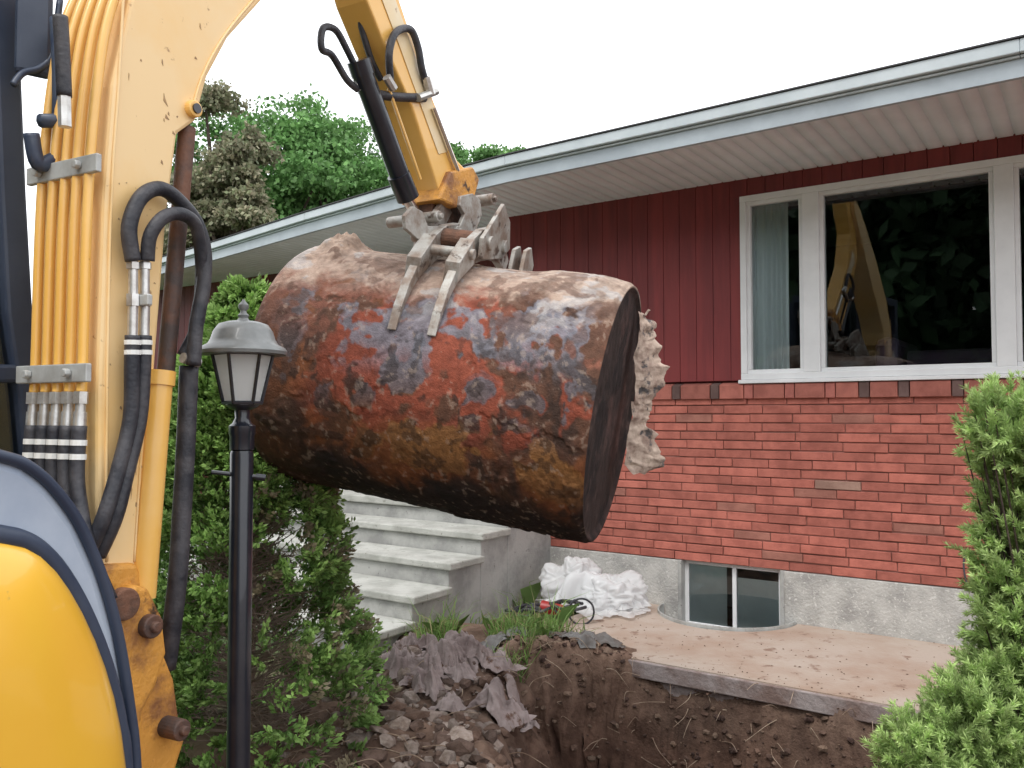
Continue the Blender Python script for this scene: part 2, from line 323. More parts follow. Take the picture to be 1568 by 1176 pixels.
for a_,b_ in zip(kn[:-1],kn[1:]):
    def strip(mb,d0,d1,z0,z1): mb.box8([H(a_,ne(a_)+d0,z0),H(b_,ne(b_)+d0,z0),H(b_,ne(b_)+d1,z0),H(a_,ne(a_)+d1,z0),H(a_,ne(a_)+d0,z1),H(b_,ne(b_)+d0,z1),H(b_,ne(b_)+d1,z1),H(a_,ne(a_)+d1,z1)])
    strip(m,-.012,.02,SZ-.012,SZ+.10); strip(g,-.055,.02,SZ+.103,SZ+.175); strip(g,-.03,-.013,SZ+.085,SZ+.1)
    rf.box8([H(a_,ne(a_)-.065,SZ+.178),H(b_,ne(b_)-.065,SZ+.178),H(b_,12.3,SZ+.55),H(a_,12.3,SZ+.55),H(a_,ne(a_)-.065,SZ+.186),H(b_,ne(b_)-.065,SZ+.186),H(b_,12.3,SZ+.57),H(a_,12.3,SZ+.57)])
m.build('fascia',M['fascia'],house); g.build('gutter',mk('gutter',(.58,.64,.67),.4,var=(.5,.56,.59),ns=3),house,bevel=.006); rf.build('roof_shingles',M['shingle'],house)
m=MB(); m.hbox(-5.9,-4.95,6.90,6.94,.76,2.85); m.hbox(-5.75,-5.1,6.885,6.90,1.8,2.7); m.build('entry_door',M['white'],house,bevel=.01)
m=MB(); m.hbox(-4.72,-4.55,6.80,6.94,2.35,2.7); m.build('porch_lantern',M['blackm'],house,bevel=.02)

# ================================================================= STEPS + PATIO
st=empty('concrete_steps'); m=MB(); R0=-3.795; L0=-7.3
edges=[(5.45,.755),(5.10,.585),(4.72,.418),(4.33,.25),(3.96,.085)]
n_in=6.93
m.hbox(L0,R0-.04,5.48,n_in,-.3,.69)
for k,(n,z) in enumerate(edges):
    back=n_in if k==0 else edges[k-1][0]+.03
    if k: m.hbox(L0+.0,R0-.04-.001*k,n+.03,back,-.3,z-.055)
m.build('step_core',M['conc'],st,bevel=.008)
m=MB()
for k,(n,z) in enumerate(edges):
    back=WN-.03 if k==0 else edges[k-1][0]+.027
    if k==0: m.hbox(L0-.02,R0,n,WN-.024,z-.062,z); m.hbox(L0-.02,-4.31,WN-.02,6.93,z-.062,z)
    else: m.hbox(L0-.02,R0,n,back,z-.053,z)
m.build('step_treads',mk('tread_concrete',(.50,.50,.465),.9,var=(.36,.36,.33),ns=5,bump=.5,bs=70,spots=(.24,.235,.20),sps=22,spt=.61),st,bevel=.01)
pt=empty('concrete_patio')
a0,b0=BW[0]-.12,BW[1]+.1
m=MB()
m.hbox(-3.2,a0,4.68,WN-.022,-.11,0); m.hbox(b0,4.2,4.68,WN-.022,-.11,0)
cur=[H(a0+(b0-a0)*.5*(1-math.cos(u)),WN-.03-WD*math.sin(u)*.99,0) for u in np.linspace(0,math.pi,30)]
for i in range(29):
    p,q=cur[i],cur[i+1]; sp_,sq_=p.dot(SV),q.dot(SV); p0,q0=H(sp_,4.68,0),H(sq_,4.68,0)
    m.box8([p0-ZV*.11,q0-ZV*.11,q-ZV*.11,p-ZV*.11,p0,q0,q,p])
m.build('slab',M['slab'],pt)
m=MB(); m.hbox(-3.2,4.2,4.692,5.55,-.27,-.112); m.build('slab_footing',M['slabside'],pt,bevel=.01)
m=MB(); m.hbox(-3.2,4.2,4.655,4.679,-.105,-.006); m.build('slab_edge',M['slabside'],pt,bevel=.006)
m=MB(); m.hbox(a0,b0,WN-.5,WN-.05,-.23,-.18); m.build('well_gravel',M['soilclod'],pt)

# ================================================================= OIL TANK
R=.535
Lp=S(482,555,3.885); Rp=S(942,634,3.51); ax=(Rp-Lp).normalized(); Lt=(Rp-Lp).length
zz=(ZV-ax*ax.dot(ZV)).normalized(); yy=zz.cross(ax)
TM=Matrix((ax,yy,zz)).transposed().to_4x4(); TM.translation=(Lp+Rp)/2
nu,nt_=360,720
u=np.linspace(-Lt/2,Lt/2,nu); th=np.linspace(0,2*np.pi,nt_)
U,T=np.meshgrid(u,th,indexing='ij')
base=np.stack([U,R*np.cos(T),R*np.sin(T)],-1)
def warp(q,a=.06,f=7): return q+a*np.stack([fbm(q*f,3,201),fbm(q*f,3,202),fbm(q*f,3,203)],-1)
bw=warp(base,.04)
d=.008*fbm(base*2.2,3,80)
fl=fbm(bw*5,5,81); d+=.005*ss(.02,.08,fl)-.0025*ss(.18,.22,fl)
f2=fbm(bw*16,4,82); d+=.0020*f2+.0022*ss(.08,.2,f2)*ss(.1,-.3,base[...,2])
f3=fbm(base*45,3,83); d+=.0018*f3
d+=.022*np.exp(-((U-.50)/.17)**4)*ss(.40,.50,base[...,2])*(1+.3*fl)
d+=.030*np.exp(-((U+.57)/.07)**4-((base[...,1]+.12)/.15)**4)*ss(.3,.45,base[...,2])*(1+f2*2)
d-=.010*np.exp(-((U+.1)/.12)**2-((base[...,2]-.1)/.1)**2)
e=ss(0,.02,Lt/2-np.abs(U)); d=d*e-(1-e)*.005
rr=R+d; Pt=np.stack([U,rr*np.cos(T),rr*np.sin(T)],-1)
def capring(sign):
    out=[]
    for k in np.linspace(0,1,50)[1:]:
        r_=(R-.005)*(1-k); 
        if sign>0: off=-.016*ss(0.015,.05,k)
        else: off=.085*math.sqrt(max(0,1-(1-k)**2.2))
        p=np.stack([np.full(nt_,sign*(Lt/2+off)),r_*np.cos(th),r_*np.sin(th)],-1)
        p[:,0]+=.006*fbm(p*5,5,84)*min(1,k*6)+.004*fbm(p*20,3,85)*min(1,k*6); out.append(p)
    return np.array(out)
Pt=np.concatenate([capring(-1)[::-1],Pt,capring(1)],0)
q=warp(Pt,.045,6); x_,y_,z_=Pt[...,0],Pt[...,1],Pt[...,2]
n1=fbm(q*3.2,5,90); n2=fbm(q*7,5,91); n3=fbm(q*20,4,92); n4=fbm(q*2.0,4,93); n5=fbm(q*50,3,94); n6=fbm(q*11,4,95)
def lerp(c,a,w): w=np.clip(w,0,1)[...,None]; return c*(1-w)+np.array(a)*w
C=np.zeros(q.shape)+np.array([.135,.064,.040])
C=lerp(C,(.060,.034,.025),ss(-.03,.2,n2+.2*n3))
C=lerp(C,(.27,.095,.036),ss(-.04,.18,n1+.25*n6)*.85)
C=lerp(C,(.33,.082,.046),ss(.0,.10,n4+.55*n2+.25*n6+.15*x_-.06)*ss(-.26,-.08,z_+.1*n2)*ss(-.60,-.30,x_+z_*.3)*.88)
C=lerp(C,(.095,.050,.036),ss(.02,.14,n6+.5*n3)*ss(.40,.12,z_)*.75)
C=lerp(C,(.36,.17,.055),ss(.04,.16,n6+.5*n1+.2*n3)*np.exp(-((z_+.20)/.17)**2)*ss(-.4,.1,x_)*.75)
up=ss(.04,.24,z_+.16*n4)*ss(-.80,-.46,x_)
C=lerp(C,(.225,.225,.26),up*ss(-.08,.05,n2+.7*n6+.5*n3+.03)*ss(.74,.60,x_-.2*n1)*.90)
C=lerp(C,(.15,.16,.19),ss(.17,.25,n6+.5*n2+.3*n3)*ss(-.2,0,z_)*.6)
C=lerp(C,(.28,.105,.068),ss(.04,.16,n1-.5*n2+.5*n3)*ss(.05,.2,z_)*.8)
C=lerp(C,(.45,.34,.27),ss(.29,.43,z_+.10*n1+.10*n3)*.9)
C=lerp(C,(.42,.40,.39),ss(.18,.28,n2+.5*n3)*ss(.2,.35,z_)*.7)
C=lerp(C,(.13,.062,.04),ss(.16,.24,n6-.3*n1+.3*n3)*ss(.15,.3,z_)*.6)
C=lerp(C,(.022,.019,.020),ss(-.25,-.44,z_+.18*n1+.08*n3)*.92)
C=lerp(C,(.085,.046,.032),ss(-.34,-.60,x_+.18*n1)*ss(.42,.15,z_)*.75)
C=lerp(C,(.03,.02,.016),ss(.18,.3,n3+.4*n6)*.6*ss(.35,.1,z_)); C=lerp(C,(.36,.28,.22),ss(.38,.44,n5+.3*n3)*.35)
cap=(x_>Lt/2-.026)&(np.sqrt(y_**2+z_**2)<R-.008)
Cc=lerp(lerp(np.zeros(q.shape)+np.array([.042,.030,.028]),(.085,.050,.045),ss(0,.25,n1)),(.020,.017,.018),ss(0,.3,n2)); Cc=lerp(Cc,(.14,.09,.08),ss(.3,.45,n3+.2*n6)*.35)
C[cap]=Cc[cap]; C*=(1+.40*n5+.30*n3)[...,None]; C=np.clip(C,.008,.8)
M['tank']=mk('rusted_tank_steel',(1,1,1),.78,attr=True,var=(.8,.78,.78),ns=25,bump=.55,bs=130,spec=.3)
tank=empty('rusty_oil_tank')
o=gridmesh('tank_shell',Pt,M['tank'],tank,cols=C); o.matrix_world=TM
def sheet(name,ctr_pts,D0,D1,mat,parent,seed,amp=.02,res=26):
    n=len(ctr_pts); ys_=np.linspace(0,n-1,n*11); rows=[]
    for i,v in enumerate(ys_):
        l=np.interp(v,range(n),[c[0] for c in ctr_pts]); r=np.interp(v,range(n),[c[1] for c in ctr_pts]); y=np.interp(v,range(n),[c[2] for c in ctr_pts])
        r+=13*float(fbm(np.array([v*2.6,seed,0]),3,seed)); row=[]
        for j in range(res):
            t=j/(res-1); row.append(tuple(S(l+(r-l)*t,y+7*float(fbm(np.array([t*3,v,seed]),2,seed)),D0+(D1-D0)*t)))
        rows.append(row)
    P=np.array(rows); dsp=(1-np.abs(fbm(P*14,3,seed))*3)*amp; P[...,1]-=dsp; P[...,0]+=.3*dsp
    gridmesh(name,P,mat,parent)
sheet('torn_crust_upper',[(976,990,478),(980,1001,492),(976,1002,520),(970,1018,552),(972,1026,574),(972,1006,600),(970,992,622)],3.63,3.69,M['ins'],tank,3,amp=.010)
sheet('torn_crust_lower',[(965,992,618),(968,994,640),(960,1002,664),(958,1010,690),(955,1016,712),(968,990,722)],3.63,3.69,M['ins'],tank,9,amp=.010)

# ================================================================= EXCAVATOR
ex=empty('yellow_excavator'); CR=-1.925; BWD=.25
def off(p,r=0,b=0,z=0): return p+RV*r+BV*b+ZV*z
out=[(150,872),(150,600),(160,300),(173,130),(200,0),(262,-130),(400,-250),(560,-330),(610,-320),(600,-262),(500,-130),(402,0),(350,58),(318,118),(300,185),(272,205),(256,330),(238,560),(220,760),(212,900)]
m=MB(); m.prism([SP(x,y,CR) for x,y in out],-RV*BWD); m.build('boom',M['yelpale'],ex,bevel=.010)
m=MB()
m.tube([off(SP(x,y,CR),r=.002) for x,y in [(190,-40),(181,130),(170,300),(163,600),(163,860)]],.004,6)
m.tube([off(SP(x,y,CR),r=.002) for x,y in [(395,-10),(343,55),(309,118),(291,180)]],.004,6)
m.tube([off(SP(x,y,CR),r=.002) for x,y in [(225,560),(215,700),(205,860)]],.003,6)
m.build('boom_weld_seams',M['yelpale'],ex,smooth=True)
m=MB(); random.seed(91)
for i in range(40):
    y=random.uniform(20,860); x=random.uniform(np.interp(y,[0,130,300,600,870],[215,186,175,166,166]),np.interp(y,[0,60,120,190,205,330,560,870],[380,330,300,280,262,246,230,205]))
    L_=random.choice((4,6,10,22))*random.uniform(.5,1.2); a=random.uniform(-.5,.5)+1.2; w_=random.uniform(.8,2.0)
    pp_=[(x,y),(x+w_,y+L_*.3),(x+math.cos(a)*L_*.6+w_*.4,y+math.sin(a)*L_),(x-w_*.5,y+L_*.5)]
    m.prism([SP(px,py,CR+.0012) for px,py in pp_],-RV*.001)
m.build('paint_scratches',mk('exposed_primer',(.46,.30,.15),.7,var=(.26,.15,.08),ns=20),ex)
m=MB(); p=SP(293,168,CR); m.tube([off(p,r=-.27),off(p,r=.02)],.024,20,sm=False); m.build('boom_pin_boss',M['yellow'],ex,bevel=.004)
m=MB(); m.tube([off(p,r=.0),off(p,r=.026)],.014,16,sm=False); m.build('boom_pin',M['blackm'],ex)
m=MB(); f=MB(); k_=MB(); bd=MB()
ed=[(262,-130),(200,0),(175,120),(160,300),(152,560),(150,600)]
for i in range(5):
    r=-.022-.048*i
    pts=[off(SP(x,y,CR),r=r,b=-.03) for x,y in ed]; m.tube(pts,.0125,12)
    e0=pts[-1]; dn=(pts[-1]-pts[-2]).normalized()
    f.tube([e0,e0+dn*.03],.018,6,sm=False); f.tube([e0+dn*.03,e0+dn*.05],.013,12,sm=False); f.tube([e0+dn*.05,e0+dn*.085],.016,12,sm=False)
    e1=e0+dn*.085
    k_.tube([e1,e1+dn*.12,e1+dn*.2+RV*.02+BV*.0,e1+dn*.30+RV*(.06+.01*i)-BV*.01*i,e1+dn*.42+RV*(.12+.015*i)+BV*.02],.018,12)
    for q in (.035,.07): bd.tube([e1+dn*q,e1+dn*(q+.014)],.0195,12,sm=False)
m.build('hydraulic_tubes',M['yellow'],ex,smooth=True)
m=MB()
for (x,y) in ((167,258),(152,572)):
    p=SP(x,y,CR); o=off(p,r=-.118,b=-.046); m.box(o,RV*.143,BV*.008,ZV*.023)
    for r in (-.2,-.04): m.tube([off(p,r=r,b=-.055),off(p,r=r,b=-.072)],.012,6,sm=False)
m.build('tube_clamps',M['bracket'],ex,bevel=.003)
Hh=lambda x,y,r=.04,b=0:off(SP(x,y,CR),r=r,b=b)
for j,dx in enumerate((-9,9)):
    f.tube([Hh(197+dx,402),Hh(197+dx,452)],.012,12,sm=False); f.tube([Hh(197+dx,452),Hh(197+dx,470)],.017,6,sm=False); f.tube([Hh(197+dx,470),Hh(196+dx,515)],.013,12,sm=False); f.tube([Hh(197+dx,404),Hh(197+dx,414)],.017,6,sm=False)
    k_.tube([Hh(196+dx,515),Hh(195+dx,560),Hh(191+dx*.8,640),Hh(172+dx*.8,720),Hh(152+dx,790),Hh(142+dx,850,.0)],.019,12)
    for y in (522,537): bd.tube([Hh(196+dx,y),Hh(196+dx,y+7)],.0205,12,sm=False)
k_.tube([Hh(188,402),Hh(182,350),Hh(200,305),Hh(232,292),Hh(266,318),Hh(288,350),Hh(298,390),Hh(296,440),Hh(285,500),Hh(281,560)],.020,14)
k_.tube([Hh(206,402,.05),Hh(206,365,.06),Hh(222,338,.07),Hh(250,332,.07),Hh(277,350,.06),Hh(293,400,.04),Hh(300,450,.02),Hh(294,500,.02),Hh(281,545,.0)],.018,14)
k_.tube([Hh(140,40,-.02,-.07),Hh(143,90,-.02,-.07),Hh(146,160,-.02,-.07)],.018,12)
f.tube([Hh(146,160,-.02,-.07),Hh(147,205,-.02,-.07)],.016,8,sm=False)
k_.tube([Hh(276,560,.0,.03),Hh(271,680,.0,.03),Hh(264,800,.0,.03),Hh(257,900,.0,.03),Hh(252,1030,-.03,.03)],.026,12)
f.tube([Hh(272,548,.02),Hh(296,556,.02)],.015,10,sm=False)
m=MB(); m.box(Hh(196,462,.045),RV*.040,BV*.008,ZV*.014); m.build('hose_clamp',M['bracket'],ex,bevel=.003)
m=MB(); m.tube([Hh(289,190,-.03,.02),Hh(255,580,-.03,.02)],.024,16,sm=False); m.build('boom_cylinder_rod',M['darkst'],ex,auto=True)
m=MB(); m.tube([Hh(245,578,.0,.0),Hh(218,915,-.0,.0)],.034,24,sm=False); m.tube([Hh(246,568,.0,.0),Hh(244,590,-.0,.0)],.040,24,sm=False); m.build('boom_cylinder_barrel',M['yellow'],ex,auto=True)
m=MB(); m.prism([SP(x,y,CR+.02) for x,y in [(150,865),(212,862),(224,905),(232,925),(248,945),(252,1000),(268,1040),(276,1100),(284,1135),(270,1180),(280,1400),(150,1400),(150,1000)]],-RV*.30); m.build('boom_foot_casting',M['yelrust'],ex,bevel=.014)
m=MB(); m.prism([SP(x,y,CR+.06) for x,y in [(188,930),(205,895),(228,900),(250,945),(256,1000),(240,1050),(220,1090),(214,1180),(190,1300),(178,1000)]],-RV*.05); m.build('swing_bracket',M['yelrust'],ex,bevel=.012)
m=MB()
for x,y,r in ((226,958,.030),(270,1116,.028)):
    p=SP(x,y,CR+.06); m.tube([off(p,r=-.1),off(p,r=.025)],r,20,sm=False); m.tube([off(p,r=.02),off(p,r=.04)],r*.5,8,sm=False)
m.build('pivot_pins',M['darkst'],ex,bevel=.004)
m=MB(); p=SP(190,925,CR+.07); m.tube([off(p,r=-.02),off(p,r=.012)],.040,24,sm=False); m.build('pivot_boss',M['rusts'],ex,bevel=.005)
CS=-2.05
m=MB()
m.prism([SP(x,y,CS+.075) for x,y in [(560,-330),(640,-330),(590,-160),(612,0),(655,130),(700,245),(722,268),(716,296),(690,310),(672,290),(632,165),(590,70),(562,0),(534,-100)]],-RV*.15); m.build('dipper_arm',M['yellow'],ex,bevel=.008)
m=MB(); m.prism([SP(x,y,CS+.079) for x,y in [(575,-100),(606,0),(650,125),(680,205),(688,232),(672,236),(648,170),(612,70),(578,-20),(560,-60)]],-RV*.003); m.build('arm_side_plate',M['yelwhite'],ex,bevel=.001)
m=MB(); m.tube([SP(585,120,CS+.02)-BV*.14,SP(652,310,CS+.02)-BV*.14],.042,24,sm=False); m.tube([SP(640,280,CS+.02)-BV*.14,SP(654,315,CS+.02)-BV*.14],.048,24,sm=False); m.tube([SP(583,112,CS+.02)-BV*.14,SP(590,134,CS+.02)-BV*.14],.047,24,sm=False); m.build('bucket_cylinder',M['blackm'],ex,auto=True)
m=MB(); m.tube([SP(650,310,CS)-BV*.14,SP(668,356,CS)-BV*.10],.026,16,sm=False); m.tube([SP(664,165,CS+.09),SP(700,262,CS+.09)],.012,12,sm=False); m.build('cylinder_rod',M['chrome'],ex,auto=True)
m=MB(); m.tube([SP(608,160,CS+.03)-BV*.21,SP(656,296,CS+.03)-BV*.21],.007,8,sm=False); m.tube([SP(622,150,CS+.06)-BV*.12,SP(668,285,CS+.06)-BV*.12],.007,8,sm=False); m.build('arm_pipe',M['yellow'],ex)
Q=lambda x,y,r=0,b=-.1:SP(x,y,CS+r)+BV*b
k_.tube([Q(572,150),Q(556,135),Q(535,100),Q(520,90),Q(522,60),Q(540,62),Q(556,90),Q(575,130)],.013,12)
k_.tube([Q(598,125,.08,0),Q(596,80,.1,0),Q(606,50,.1,0),Q(628,45,.1,0),Q(640,72,.1,0),Q(646,105,.1,0),Q(655,135,.09,0)],.015,12)
k_.tube([Q(560,-60),Q(572,30),Q(590,100),Q(606,135)],.013,10)
f.tube([Q(652,118,.1,0),Q(660,145,.1,0)],.020,8,sm=False); f.tube([Q(640,150,.1,0),Q(668,140,.1,0)],.016,8,sm=False); f.tube([Q(568,120),Q(574,152)],.016,8,sm=False); f.tube([Q(592,118,.09,0),Q(603,136,.09,0)],.018,8,sm=False)
k_.tube([Q(575,150),Q(610,155,.05,-.06),Q(650,150,.09,0)],.018,10)
k_.tube([Q(590,128,.04,-.1),Q(604,150,.04,-.12),Q(612,172,.04,-.14)],.012,8)
k_.build('hydraulic_hoses',M['black'],ex,smooth=True); f.build('hose_fittings',M['silver'],ex,auto=True); bd.build('hose_bands',M['band'],ex)
m=MB(); w=MB(); y2=MB(); rs=MB()
def plate(mb,pts,c,t,b=0): mb.prism([SP(x,y,c)+BV*b for x,y in pts],-RV*t)
plate(y2,[(690,262),(725,255),(735,275),(728,300),(700,318),(672,305)],CS+.10,.20); y2.build('arm_nose',M['yelrust'],ex,bevel=.01)
plate(rs,[(662,300),(700,296),(716,312),(706,340),(680,352),(662,340)],CS+.04,.08)
for c in (CS+.115,CS-.095):
    plate(m,[(706,300),(724,296),(736,306),(738,330),(728,356),(722,392),(706,402),(694,392),(702,352),(712,328),(704,314)],c,.020)
    plate(m,[(638,336),(650,322),(664,330),(672,352),(690,352),(694,366),(676,376),(658,372),(640,356)],c,.018,-.08)
for x,y,r,L_,b in ((718,310,.027,.135,0),(650,342,.024,.13,-.08),(682,364,.024,.12,-.08),(708,390,.026,.13,0)):
    p=SP(x,y,CS)+BV*b; w.tube([p-RV*L_,p+RV*L_],r,18,sm=False); w.tube([p+RV*L_,p+RV*(L_+.014)],r*.55,8,sm=False)
def onT(u,deg,h=0):
    a=math.radians(deg); return TM@Vector((u,-(R+h)*math.cos(a),(R+h)*math.sin(a)))
uc=(TM.inverted()@S(664,470,3.38)).x
for du in (-.082,.082):
    top=[];bot=[]
    for deg,h0,h1 in ((112,.06,.12),(100,.05,.16),(88,.03,.17),(76,.02,.15),(66,.02,.125),(58,.02,.10),(50,.018,.075),(40,.012,.052),(30,.006,.030),(20,.004,.010)):
        bot.append(onT(uc+du+.018,deg,h0)); top.append(onT(uc+du+.018,deg,h1))
    m.prism(bot+top[::-1],-ax*.036)
    w.prism([onT(uc+du+.032,64,.03),onT(uc+du+.032,64,.135),onT(uc+du+.030,50,.10),onT(uc+du+.026,46,.03)],-ax*.062)
for deg,h,r,L_ in ((60,.085,.022,.13),(74,.10,.030,.15),(92,.10,.028,.15)):
    w.tube([onT(uc-L_,deg,h),onT(uc+L_,deg,h)],r,16,sm=False)
rs.tube([onT(uc-.07,74,.10),onT(uc+.07,74,.10)],.042,20,sm=False); rs.tube([onT(uc-.06,92,.10),onT(uc+.06,92,.10)],.04,20,sm=False)
rs.build('coupler_body',M['rusts'],ex,bevel=.006)
for du in (-.135,.135):
    q=[onT(uc+du,66,.05),onT(uc+du,76,.03),onT(uc+du,94,.05),onT(uc+du,101,.12),onT(uc+du,95,.22),onT(uc+du,86,.27),onT(uc+du,79,.20),onT(uc+du,68,.13)]
    m.prism(q,-ax*.018)
for du in (.20,.25):
    m.prism([onT(uc+du,88,-.01),onT(uc+du,104,-.01),onT(uc+du,104,.07),onT(uc+du,96,.12),onT(uc+du,90,.09)],-ax*.018)
m.build('grab_plates',M['worn'],ex,bevel=.006); w.build('grab_pins',M['worn'],ex,auto=True,bevel=.003)
SC=-1.35
arc=[(-330,640),(-120,668),(0,698),(40,712),(80,745),(120,800),(155,880),(180,970),(198,1080),(208,1176),(214,1400),(-330,1400)]
m=MB(); m.prism([SP(x,y,SC) for x,y in arc],-RV*.5); m.build('engine_cover_surround',M['greyblue'],ex,bevel=.02)
inn=[(-320,800),(-120,806),(0,826),(28,832),(52,845),(76,868),(97,897),(117,932),(136,973),(152,1015),(166,1062),(177,1115),(185,1176),(192,1400)]
base_=[SP(x,y,SC) for x,y in inn]; cc=SP(-150,1200,SC); V=[];nr=12
for k in range(nr+1):
    t=k/nr; sc_=1-.75*(1-math.cos(t*math.pi/2)); hgt=.09*math.sin(t*math.pi/2)
    V.append([tuple(cc+(p-cc)*sc_+RV*(hgt+.004)) for p in base_])
gridmesh('engine_cover',np.array(V),M['yelbody'],ex)
m=MB(); m.tube([SP(x-2,y-4,SC)+RV*.006 for x,y in inn],.019,14)
m.tube([SP(x,y,SC) for x,y in arc[1:-1]],.010,10); m.build('cover_seal',M['navy'],ex,smooth=True)
m=MB(); m.ebox(-3.2,-1.9,-.9,1.0,.45,.95); m.ebox(-3.2,-1.55,-1.6,.35,.55,1.5); m.build('upper_body',M['yelbody'],ex,bevel=.08)
m=MB()
for r0 in (-3.3,-2.0):
    prof=[]
    for a in np.linspace(math.pi/2,3*math.pi/2,9): prof.append(EX(r0,-1.2+.27*math.cos(a),.2+.27*math.sin(a)))
    for a in np.linspace(-math.pi/2,math.pi/2,9): prof.append(EX(r0,1.1+.27*math.cos(a),.2+.27*math.sin(a)))
    m.prism(prof,RV*.38)
m.build('tracks',M['black'],ex,bevel=.02)
m=MB(); m.ebox(-3.0,-1.9,-.6,.6,.2,.5); m.build('undercarriage',M['rusts'],ex)
c=MB(); c0=-2.30; bF=1.44
pp=lambda x,y,cc=c0:SP(x,y,cc)
c.prism([pp(x,y) for x,y in [(-8,-160),(22,-160),(34,100),(42,300),(52,480),(65,600),(77,735),(86,900),(50,900),(42,735),(30,600),(12,480),(2,300),(-6,100)]],-RV*.06)
c.prism([pp(x,y) for x,y in [(-400,556),(45,558),(50,586),(-400,590)]],-RV*.05)
c.ebox(-3.2,c0,-.1,bF-.1,2.95,3.05); c.ebox(-3.2,c0-.0,-.1,.0,.9,2.95); c.ebox(-3.2,-3.14,.0,bF,.9,2.95)
c.build('cab_frame',M['navy'],ex,bevel=.01)
gl=MB(); gl.prism([pp(x,y,c0-.03) for x,y in [(-400,-160),(5,-160),(10,100),(20,400),(45,735),(-400,735)]],-RV*.006); gl.build('cab_glass',M['glass'],ex)
m=MB(); m.ebox(-3.2,c0-.02,-.1,bF-.15,.6,1.15); m.ebox(-3.0,-2.6,.1,.6,1.15,1.9); m.ebox(-3.13,-3.1,0,bF-.1,1.1,2.95)
m.prism([pp(x,y,c0-.10) for x,y in [(-400,-160),(8,-160),(14,100),(24,300),(34,480),(44,600),(52,735),(-400,735)]],-RV*.03); m.build('cab_interior_and_dark_panel',mk('cab_dark',(.022,.042,.045),.8,var=(.012,.02,.024),ns=4),ex,bevel=.02)  # last prism: added dark panel behind the glass, standing in for cab shade
m=MB(); p=SP(52,45,-2.22); m.box(p,(RV*.4+BV*.9).normalized()*.045,(RV*.9-BV*.4).normalized()*.014,ZV*.13); m.build('side_mirror',M['navy'],ex,bevel=.02)
m=MB(); m.tube([SP(20,130,-2.2),SP(35,112,-2.2),SP(62,104,-2.2),SP(80,80,-2.2),SP(92,0,-2.2)],.009,8); m.tube([SP(88,30,-2.12),SP(92,110,-2.1),SP(95,185,-2.1)],[.02,.02,.025],12); m.tube([SP(62,185,-2.1),SP(112,185,-2.1)],.018,8,sm=False); m.tube([SP(48,205,-2.1),SP(58,250,-2.1),SP(82,245,-2.1)],.02,10)
m.build('coupling_bracket',mk('dark_blue_steel',(.03,.045,.085),.4,var=(.07,.09,.13),ns=10),ex,smooth=True)  # blue hydraulic coupling with its bent bracket tubes

# ================================================================= LAMP POST
lp=empty('street_lamp'); c=S(371,640,2.7); B=Vector((c.x,c.y,0)); zof=lambda y:S(371,y,2.7).z
m=MB(); z=zof
m.lathe(B,[(.030,-.3),(.030,z(690)),(.038,z(688)),(.038,z(668)),(.041,z(664)),(.041,z(652)),(.030,z(648)),(.022,z(640)),(.024,z(628)),(.045,z(624)),(.053,z(620)),(.053,z(616)),(.02,z(614))],28)
m.lathe(B,[(.036,-.3),(.036,z(695)),(.033,z(690))],28)
m.tube([Vector((c.x-.085,c.y-.03,z(722))),Vector((c.x+.07,c.y+.01,z(732)))],.007,8,sm=False); m.tube([Vector((c.x+.045,c.y,z(730))),Vector((c.x+.072,c.y+.01,z(732)))],.011,10,sm=False)
hexr=lambda r,zz,k:B+Vector((r*math.cos(math.pi/3*k+.35),r*math.sin(math.pi/3*k+.35),zz))
for k in range(6):
    m.tube([hexr(.058,z(617),k),hexr(.094,z(540),k)],.0060,6,sm=False)
    for rr_,zz_ in ((.058,z(617)),(.094,z(542))): m.tube([hexr(rr_,zz_,k),hexr(rr_,zz_,k+1)],.0065,6,sm=False)
m.build('post_and_cage',M['blackm'],lp,auto=True)
m=MB(); m.lathe(B,[(.134,z(543)),(.137,z(538)),(.131,z(533)),(.108,z(527)),(.100,z(520)),(.092,z(508)),(.076,z(497)),(.050,z(493)),(.020,z(491)),(.014,z(487)),(.018,z(483)),(.010,z(479)),(.009,z(476)),(.016,z(472)),(.016,z(467)),(.007,z(462)),(.002,z(458))],36)
m.lathe(B,[(.100,z(543)),(.134,z(543.5))],36)
m.build('hood',mk('lamp_hood',(.17,.18,.18),.38,var=(.24,.25,.25),ns=9,coat=.2),lp,auto=True)
m=MB()
for k in range(6):
    a,b_,d_,e_=hexr(.053,z(616),k),hexr(.053,z(616),k+1),hexr(.088,z(542),k+1),hexr(.088,z(542),k); m.add([a,b_,d_,e_],[(0,1,2,3)])
m.build('frosted_panes',M['milk'],lp)

